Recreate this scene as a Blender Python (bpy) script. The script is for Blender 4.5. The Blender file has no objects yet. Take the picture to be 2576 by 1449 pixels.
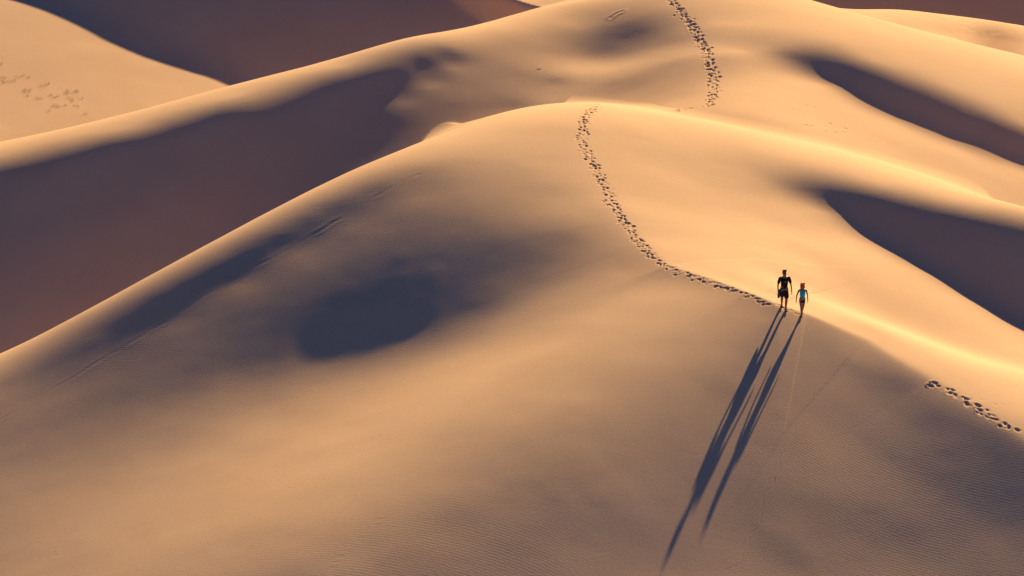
import bpy, math, random, numpy as np
from mathutils import Vector
random.seed(7); rng=np.random.default_rng(7)
W,Hh=2576.0,1449.0
HF=math.radians(20.0); K=math.tan(HF/2)/(W/2); PITCH=math.radians(20.0); CH=60.0
SE=math.radians(20.0); SA=math.radians(20.0)
sh=np.array([math.sin(SA),math.cos(SA)])
sc=bpy.context.scene
def raydir(u,v):
    tx=(np.asarray(u,float)-W/2)*K; ty=(Hh/2-np.asarray(v,float))*K
    return tx, math.cos(PITCH)+ty*math.sin(PITCH), -math.sin(PITCH)+ty*math.cos(PITCH)
def pos(u,v,y):
    dx,dy,dz=raydir(u,v); t=y/dy
    return dx*t, CH+dz*t, dx/dy, dz/dy
def gs_from_R(R):
    R=np.asarray(R,float)
    lin=(R/255.0)**2.2
    N=np.where(R<78,-(78-R)*0.0035,(lin-0.06)/2.1)
    return (math.sin(SE)-N*1.04)/math.cos(SE)
TAU=1e-3
def kern(P,SP,vP,Q,SQ,vQ):
    d=P[:,None,:]-Q[None,:,:]; r=np.sqrt((d**2).sum(-1))+1e-9
    ds=(d*SP[:,None,:]).sum(-1); dq=(d*SQ[None,:,:]).sum(-1); ss=SP@SQ.T
    vp=vP[:,None]; vq=vQ[None,:]
    return TAU*np.where(vp&vq,r**3,np.where(vp&~vq,-3*r*dq,np.where(~vp&vq,3*r*ds,-(3*r*ss+3*ds*dq/r))))
class GP:
    def fit(s,P,S,V,val,sig,mean):
        s.mean=mean
        s.c=P.mean(0)
        m=mean(P); eps=0.05
        md=(mean(P+S*eps)-mean(P-S*eps))/(2*eps)
        t=val-np.where(V,m,md)
        n=len(P); M=kern(P,S,V,P,S,V)+np.diag(sig**2)
        X=np.where(V[:,None],np.c_[np.ones(n),(P-s.c)/30],np.c_[np.zeros(n),S/30])
        A=np.zeros((n+3,n+3)); A[:n,:n]=M; A[:n,n:]=X; A[n:,:n]=X.T
        sol=np.linalg.solve(A,np.r_[t,0,0,0])
        s.w=sol[:n]; s.b=sol[n:]; s.P,s.S,s.V=P,S,V
    def ev0(s,Q):
        out=np.empty(len(Q))
        for i in range(0,len(Q),4000):
            q=Q[i:i+4000]; z=np.zeros_like(q)
            out[i:i+4000]=kern(q,z,np.ones(len(q),bool),s.P,s.S,s.V)@s.w+s.b[0]+((q-s.c)/30)@s.b[1:]
        return out
    def ev(s,Q): return s.ev0(Q)+s.mean(Q)
def nomean(Q): return np.zeros(len(Q))
def make_crease(Q,c,w,L=3.0):
    Q=np.array(Q);c=np.array(c);w=np.array(w)
    def f(P):
        P=np.asarray(P); best=np.full(len(P),1e9); cc=np.zeros(len(P)); ww=np.ones(len(P))
        for k in range(len(Q)-1):
            a=Q[k];b=Q[k+1]; ab=b-a
            t=np.clip(((P-a)@ab)/(ab@ab),0,1)
            d=np.hypot(*(P-a-t[:,None]*ab).T)
            m=d<best; best[m]=d[m]; cc[m]=(c[k]+(c[k+1]-c[k])*t)[m]; ww[m]=(w[k]+(w[k+1]-w[k])*t)[m]
        return cc*L*np.exp(-(np.sqrt(best**2+ww**2)-ww)/L)
    return f
def solve_layer(name,norm,sil,fixed,y0,crease=None,iters=40,lim=9.0,ymin=None,svend=0.5,sd=0.01):
    rows=[(u,v,R,(y0(u,v,R) if len(r)==0 else r[0]),0) for (u,v,R,*r) in norm]
    rows+=[(u,v,None,(y0(u,v,R) if len(r)==0 else r[0]),1 if len(r)==0 else 3) for (u,v,R,*r) in sil]
    rows+=[(u,v,R,y,2) for (u,v,R,y) in fixed]
    a=np.array([[x if x is not None else np.nan for x in r] for r in rows],float)
    u,v,R,y,kd=a.T; y=y.copy(); yi=y.copy(); hasR=~np.isnan(R); gst=gs_from_R(np.where(hasR,R,100))
    ymn=np.array([ymin(x) for x in u]) if ymin else np.zeros(len(u))
    gp=GP(); mean=nomean
    for it in range(iters):
        f=it/(iters-1)
        x,z,ax,tz=pos(u,v,y); P=np.c_[x,y]
        if crease and it>=4:
            idx=[int(np.argmin((u-cu)**2+(v-cv)**2)) for cu,cv,_,_ in crease]
            mean=make_crease(P[idx],[c[2] for c in crease],[c[3] for c in crease])
        rad=np.c_[ax,np.ones_like(ax)]; rn=np.hypot(*rad.T); rad/=rn[:,None]
        sv=2.0*(1-f)+svend
        PP=[P];SS=[np.zeros_like(P)];VV=[np.ones(len(P),bool)];TT=[z];
        SG=[np.where(kd==2,0.05,np.where(kd==1,(1-f)+0.05,np.where(kd==3,0.3,np.where(hasR,sv,0.3))))]
        PP.append(P[hasR]);SS.append(np.tile(sh,(hasR.sum(),1)));VV.append(np.zeros(hasR.sum(),bool));TT.append(gst[hasR]);SG.append(np.full(hasR.sum(),sd))
        m=(kd==1)|(kd==3)
        PP.append(P[m]);SS.append(rad[m]);VV.append(np.zeros(m.sum(),bool));TT.append((tz/rn)[m]);SG.append(np.where(kd[m]==3,0.12,0.025))
        m=(kd==1)
        hp=P[m]+rad[m]*14.0
        PP.append(hp);SS.append(np.zeros_like(hp));VV.append(np.ones(len(hp),bool));TT.append(z[m]+(tz/rn)[m]*14-2.5);SG.append(np.full(len(hp),1.0))
        gp.fit(np.vstack(PP),np.vstack(SS),np.concatenate(VV),np.concatenate(TT),np.concatenate(SG),mean)
        if it==iters-1: break
        zs=gp.ev(P); e=0.3
        sr=(gp.ev(P+rad*e)-gp.ev(P-rad*e))/(2*e)*rn
        den=np.maximum(-tz+sr,0.15); den=np.where(kd==1,0.45,den)
        st=np.clip((z-zs)/den*0.8,-1.5,1.5)
        y=np.where(kd>=2,y,np.maximum(ymn,np.clip(y+st,yi-lim,yi+lim)))
    gp.y=y;gp.u=u;gp.v=v;gp.kd=kd
    i=[j for j in np.argsort(u) if kd[j]==1]
    xs=pos(u,v,y)[0]
    gp.sa=(xs/y)[i]; gp.sy=y[i]
    return gp
TR=[(1500,260,0.0,1.5),(1465,330,0.02,1.5),(1480,400,0.03,1.2),(1530,490,0.05,1.0),(1570,560,0.08,0.7),(1620,620,0.12,0.4),(1680,670,0.17,0.2),(1800,706,0.22,0.12),(1880,735,0.24,0.1),(1960,764,0.22,0.1),(2030,790,0.18,0.15),(2180,855,0.15,0.3),(2340,952,0.13,0.4),(2450,1022,0.13,0.4),(2576,1102,0.13,0.4),(2800,1232,0.13,0.5)]
A_sil=[(-300,1040,215),(0,890,215),(190,795,215),(380,692,215),(540,605,215),(700,520,215),(900,422,210),(1100,330,215),(1250,288,220),(1380,263,225),(1500,256,230),(1600,268,230),(1700,288,230),(1900,328,235),(2100,375,235),(2300,432,235),(2450,480,235),(2576,520,230),(2900,640,230)]
A_norm=[(60,955,115),(120,920,98),(200,880,83),(260,842,78),(320,805,75),(400,762,73),(480,718,73),(550,678,73),(620,640,74),(700,598,76),(770,558,81),(850,515,90),(950,472,112),(1050,430,150),
(0,1000,130),(120,1010,130),(0,1100,130),(300,930,105),(250,1000,112),(450,830,116),(600,720,119),(750,640,120),(900,570,121),(1050,500,143),(1150,440,165),
(1200,380,200),(1300,330,215),(1400,320,215),(1300,420,185),(1250,500,157),(1150,560,121),(1300,560,144),(1400,480,180),(1400,380,205),
(1000,620,99),(870,630,105),(1150,600,104),(1250,610,108),(700,740,94),(600,800,95),(1350,600,121),(520,880,98),(1380,650,115),
(1100,660,85),(950,680,82),(850,730,80),(800,740,82),(1000,760,77),(1150,720,79),(800,800,77.5),(700,800,82),(900,850,77),(800,860,77),(700,860,78),(620,900,85),(1050,830,77.5),(1250,680,88),(450,930,100),(1200,770,87),(1320,690,101),(1430,600,132),
(400,1000,122),(600,970,130),(800,950,147),(1000,920,162),(1200,850,165),(1350,760,163),(1450,690,150),(1500,620,160),(1450,540,185),(1550,690,185),
(200,1120,140),(100,1250,160),(100,1400,165),(300,1200,165),(450,1100,155),(600,1080,175),(750,1050,185),(500,1250,190),(400,1380,185),(700,1180,200),(600,1350,180),(900,1100,205),(1050,1020,205),(1200,960,210),(1350,880,210),(1500,800,205),(1620,740,205),
(850,1280,185),(1000,1180,185),(1100,1100,185),(900,1400,150),(1100,1280,150),(1300,1150,155),(1300,1050,180),(1450,1000,185),(1600,900,185),(1750,800,185),(1300,1400,130),(1500,1300,130),(1500,1150,145),(1650,1050,147),(1800,900,156),(1900,850,154),(1700,1400,126),(1700,1250,130),(1850,1100,134),(1930,1000,138),(2000,950,141),(2050,870,147),(2000,1250,120),(2000,1400,120),(2150,1050,126),(2150,930,129),(2250,960,114),(2250,1150,110),(2350,1050,102),(2400,1200,96),(2300,1350,110),(2500,1200,96),(2500,1380,119),(2150,1280,114),
(1720,740,200),(1820,775,180),(1920,805,165),
(1440,330,215),(1470,450,205),(1500,540,190),(1540,330,225),(1560,420,225),(1600,520,235),(1660,610,240)]
A_norm+=[(u,v,None) for u,v,_,_ in TR if not (1950<u<1970)]
vsA=lambda u: float(np.interp(u,[p[0] for p in A_sil],[p[1] for p in A_sil]))
bowl=[(1750,665,243,130),(1850,698,245,130),(1950,735,245,129),(1650,350,230),(1700,450,235),(1750,550,242),(1850,640,245),(1900,550,238),(1900,450,205),(1850,380,225),(2000,400,232),(1980,465,150),(2040,478,100),(1980,560,225),(2050,640,240),(2000,700,244),(2150,750,244),(2100,680,243),(2250,730,241),(2250,800,243),(2400,800,240),(2400,860,243),(2520,890,243),
(2200,460,215),(2400,505,220),(2100,495,68),(2200,520,58),(2300,545,55),(2450,575,55),(2576,605,55),(2350,590,58),(2700,640,55),
(2576,760,62),(2450,690,62),(2350,640,62),(2250,590,62),(2150,540,64),(2576,690,56),(2450,635,56),(2700,800,62),
(2070,535,215),(2180,615,235),(2300,680,240),(2430,760,242),(2576,845,243),(2720,900,243)]
def yb(u,v,R=None):
    ys=float(np.interp(u,[1500,1700,2576],[162,156,150])); vs=vsA(u)
    if u<2060: return float(np.interp(v,[vs,max(vs+150,600),820],[ys-1,145,136]))
    top=float(np.interp(u,[2050,2576,2800],[475,572,620])); bot=float(np.interp(u,[2050,2150,2300,2576,2800],[475,560,640,805,920]))
    return ys-(min(v,top)-vs)*.05-(min(max(v,top),bot)-top)*.03-max(0,v-bot)*.05
A_norm+=[(r[0],r[1],r[2],r[3] if len(r)>3 else yb(r[0],r[1])) for r in bowl]
A_sil2=[(2110,800,245,128.5),(2200,822,245,129),(2350,868,245,128.5),(2576,930,245,127),(2800,1000,245,124)]
A_norm+=[(2180,825,238,127.5),(2250,860,238,126),(2400,930,236,124),(2500,990,232,121),(2600,1040,230,120)]
def yA(u,v,R=None):
    if abs(v-vsA(u))<1: return float(np.interp(u,[0,1000,1300,1500,1700,2576],[138,158,164,162,156,150]))
    return float(np.interp(v,[257,785,1449],[154,126,107]))
gA=solve_layer('A',A_norm,A_sil+A_sil2,[(1960,767,None,125.0)],yA,crease=TR,lim=16,svend=0.35)
def silA(u):
    a=(u-W/2)*K; return float(np.interp(a/0.955,gA.sa,gA.sy))
B_sil=[(-300,420,205),(0,357,215),(300,290,215),(580,215,215),(900,130,215),(1100,82,215),(1300,35,220),(1450,2,225),(1700,-60,230),(1900,-40,235),(2040,0,240),(2200,45,240),(2400,95,240),(2576,140,240),(2900,240,240)]
vsB=lambda u: float(np.interp(u,[p[0] for p in B_sil],[p[1] for p in B_sil]))
B_norm=[(0,450,62),(300,375,62),(600,300,62),(850,240,62),(1000,190,63),(1070,155,67),(1120,128,84),(980,215,63),(930,215,60),(860,290,66),(900,290,68),(0,600,65),(300,500,65),(0,750,68),(200,700,68),(500,550,68),(700,430,68),(900,340,74),(1000,340,80),(-250,900,70),(-250,600,66),(150,560,65),(450,430,65),(750,330,66),(100,830,70),(350,640,68),(600,490,68),(800,390,72),(800,280,64),(930,250,66),(450,340,62),(150,420,62),
(0,390,200),(300,325,200),(600,240,205),(850,168,205),
(1020,262,125),(1080,215,150),(1140,170,158),(1160,120,170),(1250,100,185),(1200,200,140),(1150,265,108),(1300,180,150),(1400,130,165),(1400,200,130),(1300,260,120),(1450,60,190),(1500,150,140),(1550,210,150),(1600,255,190),(1650,200,165),(1620,75,85),(1580,60,110),(1560,100,120),(1700,100,150),(1700,160,170),(1740,230,200),(1650,20,180),(1500,230,165),
(1700,10,None),(1740,70,None),(1780,130,None),(1800,190,None),(1795,240,None),
(1830,60,225),(1850,130,235),(1860,220,240),(1900,280,240),(2000,60,235),(1930,120,190),(1990,140,110),(2030,150,82),(2100,100,225),(2000,210,240),(2100,280,240),(2250,360,235),(2400,400,230),(2500,450,225),(2200,150,215),(2400,230,215),(2576,310,200),(2080,175,66),(2200,215,58),(2350,275,58),(2500,335,58),(2620,385,58),(2300,130,235),(2500,180,240),
(2150,215,62),(2250,262,60),(2400,320,60),(2560,378,62),(2070,215,238),(2250,310,238),(2400,372,238),(2576,435,235)]
gap=lambda u: float(np.interp(u,[0,1000,1400,1720,2576],[14,10,7,4,12]))
kB=lambda u: float(np.interp(u,[0,900,1300,1650,1850,2100],[0.034,0.036,0.04,0.05,0.06,0.075]))
yB=lambda u,v,R=None: silA(u)+gap(u)+(vsA(u)-v)*kB(u)
gB=solve_layer('B',B_norm,B_sil,[(1770,275,None,silA(1770)+4),(0,860,70,silA(0)+14),(1400,262,None,silA(1400)+7),(2560,500,220,silA(2560)+12)],yB,lim=15,ymin=lambda u:silA(u)+2,svend=0.4,sd=0.022)
def silB(u):
    a=(u-W/2)*K; return float(np.interp(a/0.965,gB.sa,gB.sy))
silmaxB=float(gB.sy.max())
def catmull(F,x0,dx,xs,axis):
    F=np.moveaxis(F,axis,0); n=F.shape[0]
    t=np.clip((xs-x0)/dx,1,n-3.001); i=t.astype(int); f=(t-i)
    f=f.reshape((-1,)+(1,)*(F.ndim-1))
    a,b,c,d=F[i-1],F[i],F[i+1],F[i+2]
    r=0.5*((2*b)+(c-a)*f+(2*a-5*b+4*c-d)*f*f+(3*b-a-3*c+d)*f**3)
    return np.moveaxis(r,0,axis)
def seg(a,b,s): return np.arange(a,b,s)
def grow(start,end,s,k):
    out=[];p=start
    while abs(p-start)<abs(end-start):
        p+=math.copysign(s,end-start); out.append(p); s*=k
    return np.array(out)
XS=np.r_[grow(-62,-2500,1.0,1.18)[::-1],seg(-62,-42,0.4),seg(-42,2,0.13),seg(2,26,0.05),seg(26,45,0.16),seg(45,62,0.4),grow(62,2500,1.0,1.18)]
YS=np.r_[grow(86,-40,1.0,1.15)[::-1],seg(86,100,0.3),seg(100,162,0.06),seg(162,205,0.1),seg(205,330,0.35),grow(330,4000,1.0,1.15)]
def layer_field(g,ylo,yhi,x0=-60,x1=60,s=0.5):
    gx=np.arange(x0,x1+s,s); gy=np.arange(ylo,yhi+s,s)
    Q=np.array(np.meshgrid(gx,gy,indexing='xy')).reshape(2,-1).T
    F=g.ev0(Q).reshape(len(gy),len(gx))
    F=catmull(F,ylo,s,YS,0); F=catmull(F,x0,s,XS,1)
    return F
XX,YY=np.meshgrid(XS,YS)
AA=XX/np.maximum(YY,20)
def smcurve(a,s,n=41):
    t=np.linspace(a[0],a[-1],400); s=np.interp(t,a,s); k=np.hanning(n); k/=k.sum()
    s=np.convolve(np.pad(s,n//2,mode='edge'),k,'valid'); return np.interp(AA,t,s)
def smax(a,b,k):
    h=np.maximum(k-np.abs(a-b),0)/k
    return np.maximum(a,b)+h*h*k*0.25
sA=smcurve(gA.sa,gA.sy);sB=smcurve(gB.sa,gB.sy)
F_A=layer_field(gA,88,190)
m=(np.abs(XX)<60)&(YY>88)&(YY<185)
F_A[m]+=gA.mean(np.c_[XX[m],YY[m]])
F_A-=0.8*np.maximum(0,YY-(sA+np.interp(AA,[-0.05,0.03],[2.5,4])))
F_B=layer_field(gB,115,silmaxB+40)-1.0*np.maximum(0,sA-np.interp(AA,[-0.04,0.0,0.03],[0,1,3])-YY)-0.8*np.maximum(0,YY-(sB+5))
yc0=max(silB(0),silB(300)-3)+12
x_,z_,_,_=pos(0,340,yc0); pL=np.array([x_,yc0]); gL=np.array([-0.05,0.09])
def onplane(u,v,p0,z0,g):
    dx,dy,dz=raydir(u,v); t=(z0-CH+g@(-p0))/(dz-g[0]*dx-g[1]*dy); return np.array([dx*t,dy*t]),CH+dz*t
P1,z1=onplane(635,212,pL,z_,gL); P2,z2=onplane(95,0,pL,z_,gL)
e=P2-P1; gD=np.linalg.solve(np.array([e,sh]),np.array([z2-z1,0.405]))
Q1,_=onplane(1180,0,P1,z1,gD); Q2,_=onplane(1275,42,P1,z1,gD)
pl=lambda p,z0,g: z0+g[0]*(XX-p[0])+g[1]*(YY-p[1])
C_L=pl(pL,z_,gL)+0.12*np.sin(XX/6+YY/11)+0.08*np.sin(XX/3.3-YY/7)
C_D=pl(P1,z1,gD)+0.12*np.sin(XX/5+YY/9)
n_=np.array([Q2[1]-Q1[1],-(Q2[0]-Q1[0])]); n_/=np.hypot(*n_); n_=n_*(1 if n_[0]>0 else -1)
rd=(XX-Q1[0])*n_[0]+(YY-Q1[1])*n_[1]
C_D-=1.1*0.5*(rd+np.sqrt(rd*rd+0.02))
C_D=-smax(-C_D,np.full_like(C_D,-11.0),3.0)
C_L-=0.8*np.maximum(0,AA+0.03)*200
F_C=smax(C_L,C_D,0.8)-1.0*np.maximum(0,sB-3-YY)
F_C-=40*np.clip((AA-0.01)/0.04,0,3)**2
Du=np.array([1000,1300,1600,1900,2050,2160,2260,2450,2576,2900.]); Dv=np.array([-30,-30,-40,-20,15,25,22,45,65,120.])
Dy=np.array([silB(x)+26 for x in Du]); dx_,dz_,dax,dtz=pos(Du,Dv,Dy)
ys=smcurve(dax,Dy); zs_=smcurve(dax,dz_); tz_=smcurve(dax,dtz)
d=YY-ys; dc=np.clip(d,-9,30)
F_D=zs_+tz_*dc-0.016*dc*dc+(d-dc)*np.where(d<0,tz_+0.288-0.05,-0.9)-1.0*np.maximum(0,sB-3-YY)-2.0*np.clip(-rd,0,30)
F_E=-18+0.41*((XX-20)*sh[0]+(YY-(silmaxB+40))*sh[1])-1.0*np.maximum(0,silmaxB+34-YY)+1.2*np.sin(XX/17+YY/23)
F_E=np.minimum(F_E,40)
Z=smax(F_A,F_B,0.6); Z=smax(Z,F_C,1.0); Z=smax(Z,F_D,0.4); Z=smax(Z,F_E,1.0)
far=np.clip((YY-420)/200,0,1)+np.clip((np.abs(XX)-70)/120,0,1)+np.clip((75-YY)/60,0,1)
far=np.clip(far,0,1); far=far*far*(3-2*far)
base=-8+10*np.sin(XX/90+1)*np.sin(YY/120)+6*np.sin(XX/47+YY/80)
Z=Z*(1-far)+base*far
def ground(x,y):
    i=int(np.clip(np.searchsorted(XS,x)-1,0,len(XS)-2)); j=int(np.clip(np.searchsorted(YS,y)-1,0,len(YS)-2))
    fx=(x-XS[i])/(XS[i+1]-XS[i]); fy=(y-YS[j])/(YS[j+1]-YS[j])
    return float((Z[j,i]*(1-fx)+Z[j,i+1]*fx)*(1-fy)+(Z[j+1,i]*(1-fx)+Z[j+1,i+1]*fx)*fy)
def hit(u,v,y0=88.0):
    y=y0; prev=None
    while y<380:
        x,z,_,_=pos(u,v,y); d=z-ground(float(x),y)
        if d<=0 and prev is not None:
            y-=0.25*(-d)/(prev-d+1e-9); x,z,_,_=pos(u,v,y); return float(x),float(y),ground(float(x),float(y))
        prev=d; y+=0.25
    return None
def crest(u,v,off=0.0,sl=0.02):
    h=hit(u,v); best=None
    for y in np.arange(h[1]-5,h[1]+4,0.05):
        x=h[0]*y/h[1]; z=ground(x,y)-sl*(y)
        if best is None or z>best[2]: best=(x,y,z)
    x,y=best[0],best[1]+off
    return (x,y,ground(x,y))
# ------------ relief in the sand
def window(cx,cy,r):
    i0,i1=np.searchsorted(XS,[cx-r,cx+r]); j0,j1=np.searchsorted(YS,[cy-r,cy+r])
    return slice(j0,j1),slice(i0,i1)
def footprint(cx,cy,ang,L,Wd,depth):
    r=L*1.6; s=window(cx,cy,r)
    dx=XX[s]-cx; dy=YY[s]-cy; c,sn=math.cos(ang),math.sin(ang)
    a=(dx*c+dy*sn)/(L*0.5); b=(-dx*sn+dy*c)/(Wd*0.5)
    q=a*a+b*b
    Z[s]+=-depth*np.exp(-q**1.5)+depth*random.uniform(.1,.5)*np.exp(-((np.sqrt(q)-1.45)/0.35)**2)*(0.5+0.5*np.clip(-a,-1,1)*0.9)
def path_world(pts):
    out=[]
    for p in pts:
        if len(p)==3: out.append(p[:2]); continue
        h=hit(*p)
        if h: out.append(h[:2])
    return np.array(out)
def resample(P,step):
    d=np.r_[0,np.cumsum(np.hypot(*np.diff(P,axis=0).T))]
    t=np.arange(0,d[-1],step)
    q=np.c_[np.interp(t,d,P[:,0]),np.interp(t,d,P[:,1])]
    k=np.ones(5)/5
    if len(q)>10:
        qq=q.copy(); qq[2:-2]=np.c_[np.convolve(q[:,0],k,'valid'),np.convolve(q[:,1],k,'valid')]; q=qq
    return q
def trail(pts,step,lat,size,depth,n=1,offs=0.0,skip=0.0):
    P=resample(path_world(pts),step)
    for k in range(len(P)-1):
        t=P[k+1]-P[k]; L=np.hypot(*t)
        if L>1.5 or L<1e-6: continue
        t/=L; nn=np.array([-t[1],t[0]])
        for _ in range(n):
            if random.random()<skip: continue
            side=lat*(1 if (k%2) else -1)*random.uniform(0.2,1.3)+offs+random.gauss(0,lat*0.6)
            p=P[k]+nn*side+t*random.uniform(-.2,.2)
            sz=size*random.uniform(.6,1.3)
            footprint(p[0],p[1],math.atan2(t[1],t[0])+random.gauss(0,.4),sz,sz*random.uniform(.45,.7),depth*random.uniform(.4,1.3))
man_p=crest(1970,781,-0.15); wom_p=crest(2015,796,-0.3)
trail([(1500,268),(1475,290),(1462,330),(1470,370),(1485,400),(1508,445),(1530,490),(1552,530),(1570,560),(1595,590),(1620,622),(1650,650)],0.16,0.17,0.2,0.05,3,skip=.2)
trail([(1650,650),(1685,676),(1740,696),(1800,714),(1860,737),(1910,758),man_p,wom_p],0.16,0.12,0.19,0.045,2,skip=.05)
trail([(1460,266),(1500,264),(1545,262)],0.35,0.1,0.3,0.05)
trail([(1690,2),(1712,28),(1730,55),(1755,90),(1772,115),(1784,150),(1795,185),(1797,215),(1795,240),(1778,268)],0.2,0.2,0.28,0.06,3,skip=.2)
trail([(1778,268),(1745,272),(1710,276),(1685,282)],0.4,0.1,0.35,0.05)
trail([(2345,964),(2400,989),(2455,1026),(2510,1062),(2555,1090)],0.22,0.17,0.31,0.06,1)
trail([(2345,964),(2400,989),(2455,1026),(2510,1062),(2555,1090)],0.3,0.12,0.18,0.03,1)
trail([(2390,985),(2440,1000),(2500,1015),(2576,1035)],0.5,0.08,0.2,0.02,1)
trail([(1990,270),(2050,292),(2100,315),(2150,345)],0.6,0.3,0.28,0.04,1)
trail([(2020,310),(2080,330),(2140,345)],0.7,0.2,0.28,0.04,1)
trail([(2030,266),(2080,278)],0.5,0.2,0.28,0.04,1)
trail([(2190,28),(2300,34),(2420,60),(2560,80)],0.7,0.1,0.5,0.06,1)
def groove(pts,wd,depth,wig,rim=0.5,step=None,rough=0.0):
    P=path_world(pts); step=step or wd*0.5
    Q=resample(P,step); ph=[random.uniform(0,6) for _ in range(3)]
    n=len(Q); rr=np.convolve(rng.standard_normal(n+12),np.hanning(13)/3,'valid')[:n] if n else []
    for k in range(len(Q)-1):
        t=Q[k+1]-Q[k]; L=np.hypot(*t)+1e-9; nn=np.array([-t[1],t[0]])/L; a=k*step
        p=Q[k]+nn*wig*(math.sin(a*0.9+ph[0])+0.6*math.sin(a*2.3+ph[1])+0.3*math.sin(a*5.1+ph[2]))
        s=window(p[0],p[1],wd*2.2)
        r=np.hypot(XX[s]-p[0],YY[s]-p[1])/wd
        f=step/wd*(1+rough*float(np.clip(rr[k],-1,1)))
        Z[s]+=f*0.5*(-depth*np.exp(-(r/0.6)**2)+depth*rim*np.exp(-((r-1.3)/0.4)**2))
groove([(0,1058),(100,996),(200,940),(310,874),(400,818),(520,742),(640,672),(720,630),(790,588)],0.2,.007,0.06,0.3,rough=0.9)
groove([(790,588),(840,556),(870,543),(930,505),(1000,465),(1060,433)],0.18,.009,0.05,0.3,rough=0.9)
groove([(1535,46),(1550,34),(1572,26)],0.2,.06,0.0)
thin=[[(2300,440),(2240,480),(2150,560),(2130,600),(2080,650),(2040,710)],[(2165,865),(2110,900),(2080,960),(2030,1030),(1980,1090),(1965,1160),(1945,1240),(1900,1320),(1830,1440)],
[(1480,455),(1490,500),(1510,550),(1545,570)],[(2440,190),(2400,220),(2370,250)],[(2330,290),(2300,340),(2295,400)],[(1140,100),(1200,140),(1230,180),(1290,205)],
[(1540,850),(1480,900),(1430,945)],[(1010,1260),(960,1300),(900,1360),(830,1449)],[(0,1320),(90,1350),(130,1400),(200,1440)],[(440,1045),(380,1090),(330,1120)]]
for t in thin: groove(t,0.055,0.013,0.17,rim=0.2)
def vnoise(cell,amp,seed):
    r=np.random.default_rng(seed)
    i=XX/cell; j=YY/cell
    G=r.standard_normal((97,97))
    def at(a,b): return G[a%97,b%97]
    i0=np.floor(i).astype(int); j0=np.floor(j).astype(int); fx=i-i0; fy=j-j0
    fx=fx*fx*fx*(fx*(fx*6-15)+10); fy=fy*fy*fy*(fy*(fy*6-15)+10)
    return amp*((at(j0,i0)*(1-fx)+at(j0,i0+1)*fx)*(1-fy)+(at(j0+1,i0)*(1-fx)+at(j0+1,i0+1)*fx)*fy)
Z+=vnoise(2.3,0.006,1)+vnoise(0.9,0.0012,2)
def mesh_grid(name,X,Y,Z):
    ny,nx=Z.shape
    me=bpy.data.meshes.new(name)
    co=np.stack([X,Y,Z],-1).reshape(-1,3).astype(np.float32)
    me.vertices.add(len(co)); me.vertices.foreach_set('co',co.ravel())
    i=np.arange(ny*nx,dtype=np.int32).reshape(ny,nx)
    q=np.stack([i[:-1,:-1],i[:-1,1:],i[1:,1:],i[1:,:-1]],-1).reshape(-1,4)
    me.loops.add(q.size); me.loops.foreach_set('vertex_index',q.ravel())
    me.polygons.add(len(q)); me.polygons.foreach_set('loop_start',np.arange(0,q.size,4,dtype=np.int32))
    me.polygons.foreach_set('use_smooth',np.ones(len(q),bool))
    me.update(calc_edges=True)
    ob=bpy.data.objects.new(name,me); sc.collection.objects.link(ob); return ob
ter=mesh_grid('sand_dunes',XX,YY,Z); ter['kind']='structure'
# ------------ materials
def mat_new(name,col,rough=0.9,spec=0.1):
    mt=bpy.data.materials.new(name); mt.use_nodes=True
    b=mt.node_tree.nodes['Principled BSDF']; b.inputs['Roughness'].default_value=rough; b.inputs['Specular IOR Level'].default_value=spec
    nt=mt.node_tree; n=nt.nodes.new('ShaderNodeTexNoise'); n.inputs['Scale'].default_value=25
    tc=nt.nodes.new('ShaderNodeTexCoord'); nt.links.new(tc.outputs['Object'],n.inputs['Vector'])
    r=nt.nodes.new('ShaderNodeValToRGB'); r.color_ramp.elements[0].position=.3; r.color_ramp.elements[1].position=.7
    r.color_ramp.elements[0].color=(*[c*0.75 for c in col],1); r.color_ramp.elements[1].color=(*[min(1,c*1.2) for c in col],1)
    nt.links.new(n.outputs['Fac'],r.inputs[0]); nt.links.new(r.outputs[0],b.inputs['Base Color'])
    return mt
mat=bpy.data.materials.new('sand'); mat.use_nodes=True; nt=mat.node_tree; N=nt.nodes; Lk=nt.links
b=N['Principled BSDF']; b.inputs['Roughness'].default_value=1; b.inputs['Specular IOR Level'].default_value=0.0
tc=N.new('ShaderNodeTexCoord')
def noise(scale,det=3,dist=0.0,rough=.5):
    n=N.new('ShaderNodeTexNoise'); n.inputs['Scale'].default_value=scale; n.inputs['Detail'].default_value=det; n.inputs['Distortion'].default_value=dist; n.inputs['Roughness'].default_value=rough
    Lk.new(tc.outputs['Object'],n.inputs['Vector']); return n
n1=noise(0.15,4); r1=N.new('ShaderNodeValToRGB')
r1.color_ramp.elements[0].position=.3; r1.color_ramp.elements[1].position=.7
r1.color_ramp.elements[0].color=(0.68,0.447,0.27,1); r1.color_ramp.elements[1].color=(0.73,0.487,0.295,1)
Lk.new(n1.outputs['Fac'],r1.inputs[0])
n2=noise(14,4,0,.7); mx=N.new('ShaderNodeMix'); mx.data_type='RGBA'; mx.blend_type='MULTIPLY'; mx.inputs[0].default_value=0.2
Lk.new(r1.outputs[0],mx.inputs[6])
r2=N.new('ShaderNodeMapRange'); r2.inputs[1].default_value=.3; r2.inputs[2].default_value=.7; r2.inputs[3].default_value=.6; r2.inputs[4].default_value=1.3
Lk.new(n2.outputs['Fac'],r2.inputs[0])
cb=N.new('ShaderNodeCombineColor'); [Lk.new(r2.outputs[0],cb.inputs[i]) for i in range(3)]
Lk.new(cb.outputs[0],mx.inputs[7]); Lk.new(mx.outputs[2],b.inputs['Base Color'])
mp=N.new('ShaderNodeMapping'); mp.inputs['Rotation'].default_value=(0,0,math.radians(25)); Lk.new(tc.outputs['Object'],mp.inputs['Vector'])
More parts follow.
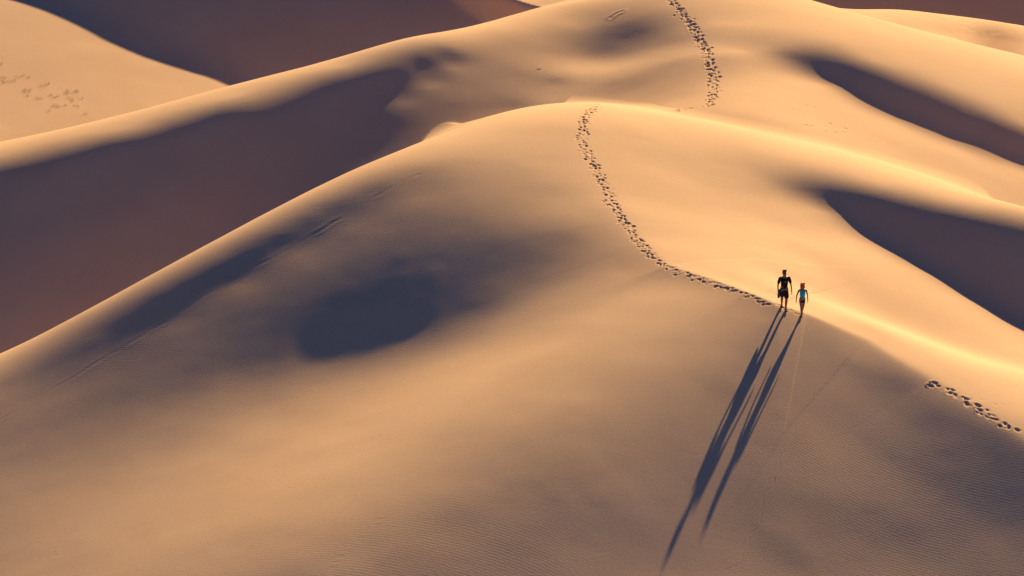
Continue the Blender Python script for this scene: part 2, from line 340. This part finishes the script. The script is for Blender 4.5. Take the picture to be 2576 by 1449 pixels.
wv=N.new('ShaderNodeTexWave'); wv.bands_direction='Y'; wv.inputs['Scale'].default_value=2.0; wv.inputs['Distortion'].default_value=4; wv.inputs['Detail'].default_value=2; wv.inputs['Detail Scale'].default_value=0.5
Lk.new(mp.outputs[0],wv.inputs['Vector'])
nm=noise(0.09,2); mr=N.new('ShaderNodeMapRange'); mr.inputs[1].default_value=.42; mr.inputs[2].default_value=.62; mr.inputs[3].default_value=0.2; mr.inputs[4].default_value=1.0
Lk.new(nm.outputs['Fac'],mr.inputs[0])
ml=N.new('ShaderNodeMath'); ml.operation='MULTIPLY'; Lk.new(wv.outputs['Fac'],ml.inputs[0]); Lk.new(mr.outputs[0],ml.inputs[1])
bp=N.new('ShaderNodeBump'); bp.inputs['Strength'].default_value=1.0; bp.inputs['Distance'].default_value=0.0012; Lk.new(ml.outputs[0],bp.inputs['Height'])
n3=noise(9,5,0,.75); bp2=N.new('ShaderNodeBump'); bp2.inputs['Strength'].default_value=1.0; bp2.inputs['Distance'].default_value=0.006
Lk.new(n3.outputs['Fac'],bp2.inputs['Height']); Lk.new(bp.outputs[0],bp2.inputs['Normal']); Lk.new(bp2.outputs[0],b.inputs['Normal'])
ter.data.materials.append(mat)
# ------------ people
M_skin=mat_new('skin',(0.32,0.18,0.12),.6,.3); M_black=mat_new('dark_cloth',(0.02,0.018,0.02)); M_short=mat_new('shorts_cloth',(0.045,0.035,0.03))
M_teal=mat_new('turquoise_cloth',(0.01,0.55,0.7)); M_red=mat_new('coral_cloth',(0.95,0.08,0.05)); M_hair=mat_new('brown_hair',(0.04,0.022,0.014)); M_shoe=mat_new('shoe',(0.05,0.045,0.045)); M_grey=mat_new('grey_blue_cloth',(0.06,0.07,0.09))
M_print=mat_new('yellow_print',(0.65,0.42,0.03))
def skin_mesh(name,verts,edges,mt,parent,loc,sub=1,root=0):
    me=bpy.data.meshes.new(name); me.from_pydata([v[:3] for v in verts],edges,[])
    ob=bpy.data.objects.new(name,me); sc.collection.objects.link(ob)
    md=ob.modifiers.new('Skin','SKIN'); md.use_smooth_shade=True
    for i,v in enumerate(verts):
        s=me.skin_vertices[0].data[i]; s.radius=(v[3],v[4] if len(v)>4 else v[3]); s.use_root=(i==root)
    sb=ob.modifiers.new('Sub','SUBSURF'); sb.levels=sub; sb.render_levels=sub
    dg=bpy.context.evaluated_depsgraph_get(); dg.update()
    nm=bpy.data.meshes.new_from_object(ob.evaluated_get(dg)); ob.modifiers.clear(); ob.data=nm; nm.name=name
    nm.materials.clear(); nm.materials.append(mt)
    for p in nm.polygons: p.use_smooth=True
    if parent: ob.parent=parent
    else: ob.location=loc
    return ob
def lerp(a,b,t): return [a[i]+(b[i]-a[i])*t for i in range(3)]
def person(base,h,yaw,feet,hands,build,cloth,label,female=False,headturn=0.0):
    s=h/1.8; B=build
    rot=lambda x,y:(x*math.cos(yaw)-y*math.sin(yaw), x*math.sin(yaw)+y*math.cos(yaw))
    V=[];E=[]
    def add(p,r,r2=None,par=None):
        x,y=rot(p[0]*s,p[1]*s); V.append((x,y,p[2]*s,r*s,(r2 or r)*s)); 
        if par is not None: E.append((par,len(V)-1))
        return len(V)-1
    pel=add((0,0,.93),.13*B,.11*B); w=add((0,0,1.08),.115*B,.095*B,pel); ch=add((0,.0,1.28),.14*B,.105*B,w); ub=add((0,.01,1.41),.11*B,.09*B,ch)
    nk=add((0,0,1.51),.055,.055,ub); hd=add((0,-.01,1.60),.075,.085,nk); tp=add((0,-.005,1.70),.083,.095,hd); add((0,0,1.765),.055,.06,tp)
    fx,fy=math.sin(headturn),-math.cos(headturn)
    add((fx*.09,fy*.105-.0,1.635),.014,.016,hd)
    add((fx*.06,fy*.085,1.575),.03,.025,hd)
    joints={}
    for k,sd in enumerate((-1,1)):
        f=feet[k]; gz=(ground(base[0]+rot(f[0]*s,f[1]*s)[0],base[1]+rot(f[0]*s,f[1]*s)[1])-base[2])/s+(f[2] if len(f)>2 else 0)
        hip=(sd*.095*B,0,.88); ank=(f[0],f[1],gz+.09)
        mid=lerp(hip,ank,.48); knee=(mid[0],mid[1]-.06-max(0,f[1])*0.1,mid[2])
        a=add(hip,.095*B,.1*B,pel); t=add(lerp(hip,knee,.5),.078*B,.08*B,a); kn=add(knee,.055*B,.058*B,t); cf=add(lerp(knee,ank,.35),.055*B,.057*B,kn); an=add(ank,.035,.038,cf)
        he=add((f[0],f[1]+.02,gz+.045),.038,.04,an); add((f[0]+sd*.02,f[1]-.15,gz+.03),.04,.028,an)
        joints[('leg',k)]=(hip,knee,ank,gz,f,sd)
        S=(sd*.185*B,0.01,1.425); Hn=hands[k]
        m=lerp(S,Hn,.5); el=(m[0]+sd*.035,m[1]+.05,m[2]-.01)
        sh_=add(S,.058*B,.06*B,ub); ua=add(lerp(S,el,.5),.046*B,.046*B,sh_); e=add(el,.037,.037,ua); fa=add(lerp(el,Hn,.4),.036,.034,e); wr=add(Hn,.024,.027,fa)
        d=Vector(Hn)-Vector(el); d.normalize(); fw=Vector((0,-1,0)); side=(fw-d*fw.dot(d)).normalized(); inn=Vector((-sd,0,0)); inn=(inn-d*inn.dot(d)).normalized()
        pm=Vector(Hn)+d*.05; pal=add(tuple(pm),.022,.036,wr); 
        for q,(o,ln) in enumerate(((.03,.07),(.011,.08),(-.009,.074),(-.028,.058))):
            r0=pm+side*o+d*.025; r1=r0+d*ln*.5+inn*.008; r2=r1+d*ln*.45+inn*.022
            i0=add(tuple(r0),.010,.010,pal); i1=add(tuple(r1),.009,.009,i0); add(tuple(r2),.008,.008,i1)
        r0=Vector(Hn)+side*.035+d*.03; r1=r0+side*.02+d*.035+inn*.01
        i0=add(tuple(r0),.012,.012,wr); add(tuple(r1),.010,.010,i0)
        joints[('arm',k)]=(S,el,Hn,sd)
    body=skin_mesh('person',V,E,M_skin,None,base,sub=2)
    body['label']=label; body['category']='person'
    def part(name,build_fn,mt,sub=1):
        nonlocal V,E
        V=[];E=[]; build_fn(); o=skin_mesh(name,V,E,mt,body,None,sub); return o
    sp=.018
    def shirt():
        a=add((0,0,.95),.135*B+sp,.11*B+sp); b1=add((0,0,1.1),.13*B+sp,.105*B+sp,a); c=add((0,0,1.28),.145*B+sp,.11*B+sp,b1); d=add((0,.01,1.4),.115*B+sp,.095*B+sp,c); add((0,.005,1.475),.06,.06,d)
        for k in (0,1):
            S,el,Hn,sd=joints[('arm',k)]
            x=add(S,.06*B+.012,.062*B+.012,d)
            y=add(lerp(S,el,.45),.055*B+.014,.055*B+.014,x); add(lerp(S,el,.85),.052*B+.018,.052*B+.018,y)
    def tank():
        a=add((0,0,.93),.13*B+sp,.112*B+sp); b1=add((0,0,1.09),.12*B+sp,.1*B+sp,a); c=add((0,-.01,1.28),.145*B+sp,.125*B+sp,b1); d=add((0,0,1.38),.135*B+sp,.105*B+sp,c)
        for sd in (-1,1): x=add((sd*.09,0.0,1.44),.05,.065,d); add((sd*.09,.0,1.48),.035,.05,x)
    def shorts():
        a=add((0,0,.97 if not female else .9),.125*B+sp,.105*B+sp); p=add((0,0,.89 if not female else .86),.13*B+sp,.115*B+sp,a)
        for k in (0,1):
            hip,knee,ank,gz,f,sd=joints[('leg',k)]
            x=add(lerp(hip,knee,.12),.1*B+sp,.1*B+sp,p)
            if female: add(lerp(hip,knee,.45),.09*B+sp,.09*B+sp,x)
            else:
                y=add(lerp(hip,knee,.55),.085*B+sp+.008,.085*B+sp+.008,x); add(lerp(hip,knee,1.0),.072*B+sp+.012,.075*B+sp+.012,y)
    part('shirt',tank if female else shirt,cloth[0]); part('shorts',shorts,cloth[1])
    for k in (0,1):
        def shoe():
            hip,knee,ank,gz,f,sd=joints[('leg',k)]
            a=add((f[0],f[1]+.035,gz+.045),.048,.045); b1=add((f[0]+sd*.008,f[1]-.06,gz+.04),.045,.04,a); add((f[0]+sd*.02,f[1]-.17,gz+.032),.046,.032,b1); add((f[0],f[1]+.01,gz+.1),.044,.046,a)
        part('shoe',shoe,M_shoe)
    return body,part,add
man_p=(man_p[0],man_p[1],ground(*man_p[:2])); wom_p=(wom_p[0],wom_p[1],ground(*wom_p[:2]))
man,part,add=person(man_p,1.87,0.15,[(-.055,.14),(.055,-.16)],[(-.28,-.06,.80),(.32,-.10,.82)],1.14,(M_black,M_short),'man in dark t-shirt and shorts walking along the sandy crest',headturn=-.3)
def hair():
    a=add((0,.02,1.70),.085,.09); add((0,.03,1.76),.07,.075,a); add((0,.055,1.65),.06,.05,a)
part('hair',hair,M_hair)
def jacket():
    a=add((-.14,-.06,.98),.06,.05); b1=add((-.2,-.05,.90),.05,.06,a); c=add((-.23,-.03,.75),.055,.08,b1); d=add((-.24,-.02,.6),.05,.07,c); add((-.245,-.01,.5),.02,.04,d)
    w=add((.0,-.145,.985),.03,.03,a); x=add((.14,-.08,.98),.03,.03,w)
o=part('jacket',jacket,M_grey); o['label']='grey jacket tied around the waist'
def prnt():
    a=add((-.055,-.15,1.30),.022,.008); b1=add((.0,-.16,1.315),.03,.008,a); add((.06,-.15,1.295),.022,.008,b1); add((.01,-.155,1.26),.02,.008,b1)
part('shirt_print',prnt,M_print)
woman,part,add=person(wom_p,1.54,0.1,[(-.035,-.12),(.03,.14)],[(-.34,-.08,.88),(.29,-.04,.85)],1.05,(M_teal,M_black),'woman in turquoise tank top and coral headscarf walking along the crest',female=True,headturn=.1)
def scarf():
    a=add((0,-.01,1.71),.118,.13); add((0,.02,1.79),.085,.09,a); c=add((0,.07,1.62),.125,.08,a); d=add((.0,.085,1.5),.14,.06,c); add((.02,.085,1.38),.08,.03,d)
part('headscarf',scarf,M_red)
for P_ in (man,woman): P_['group']='hikers on the dune'
# ------------ grass
gm=mat_new('dry_grass',(0.55,0.44,0.18))
vs=[];fs=[]
for _ in range(40):
    u=random.uniform(0,225); v=195+0.28*u+random.gauss(0,16)
    if random.random()<.35: u,v=random.gauss(150,35),random.gauss(250,12)
    h=hit(u,v)
    if not h: continue
    for _b in range(9):
        a=random.uniform(0,6.28); r=random.uniform(0,.25); L=random.uniform(.08,.22); x=h[0]+r*math.cos(a); y=h[1]+r*math.sin(a); z=ground(x,y)-.02
        lx,ly=random.gauss(0,.12),random.gauss(0,.12); wd=.008; i=len(vs)
        vs+=[(x-wd,y,z),(x+wd,y,z),(x+lx*.4+wd*.7,y+ly*.4,z+L*.6),(x+lx*.4-wd*.7,y+ly*.4,z+L*.6),(x+lx,y+ly,z+L)]
        fs+=[(i,i+1,i+2,i+3),(i+3,i+2,i+4)]
me=bpy.data.meshes.new('grass'); me.from_pydata(vs,[],fs); g=bpy.data.objects.new('grass',me); sc.collection.objects.link(g); me.materials.append(gm); g['kind']='stuff'
tm=mat_new('dry_wood',(0.09,0.06,0.04))
for (u,v,sz) in ((1357,174,.14),(1950,1201,.07)):
    h=hit(u,v)
    if not h: continue
    vv=[(0,0,-.02,.02*sz/.2)]; ee=[]
    for kk in range(5):
        a=random.uniform(-1,4); l=sz*random.uniform(.6,1.3); i=len(vv)
        vv+=[(math.cos(a)*l*.5,math.sin(a)*l*.3,l*.12,.016*sz/.2),(math.cos(a+.4)*l,math.sin(a+.4)*l*.6,l*.2,.006*sz/.2)]; ee+=[(0,i),(i,i+1)]
    o=skin_mesh('dry_twig',vv,ee,tm,None,h,1); o['label']='small dry brown twig lying on the smooth sand'; o['category']='twig'; o['group']='dry twigs on the sand'
# ------------ camera / light
cam=bpy.data.cameras.new('Camera'); co=bpy.data.objects.new('Camera',cam); sc.collection.objects.link(co); sc.camera=co
co.location=(0,0,CH); co.rotation_euler=(math.pi/2-PITCH,0,0); cam.angle=HF; cam.clip_end=10000
w=bpy.data.worlds.new('World'); sc.world=w; w.use_nodes=True
wn=w.node_tree.nodes; wl=w.node_tree.links
sky=wn.new('ShaderNodeTexSky'); sky.sky_type='NISHITA'; sky.sun_disc=False; sky.sun_elevation=SE; sky.sun_rotation=SA; sky.ozone_density=6; sky.dust_density=0.3
tn=wn.new('ShaderNodeMix'); tn.data_type='RGBA'; tn.blend_type='MULTIPLY'; tn.inputs[0].default_value=1; tn.inputs[7].default_value=(0.68,0.76,1.16,1)
wl.new(sky.outputs[0],tn.inputs[6]); wl.new(tn.outputs[2],wn['Background'].inputs[0]); wn['Background'].inputs[1].default_value=0.066
sl=bpy.data.lights.new('Sun','SUN'); so=bpy.data.objects.new('Sun',sl); sc.collection.objects.link(so)
sl.energy=11.2; sl.angle=math.radians(0.5); sl.color=(1,0.75,0.41)
L=Vector((math.cos(SE)*sh[0],math.cos(SE)*sh[1],math.sin(SE)))
so.rotation_euler=L.to_track_quat('Z','Y').to_euler()
sc.view_settings.view_transform='Standard'
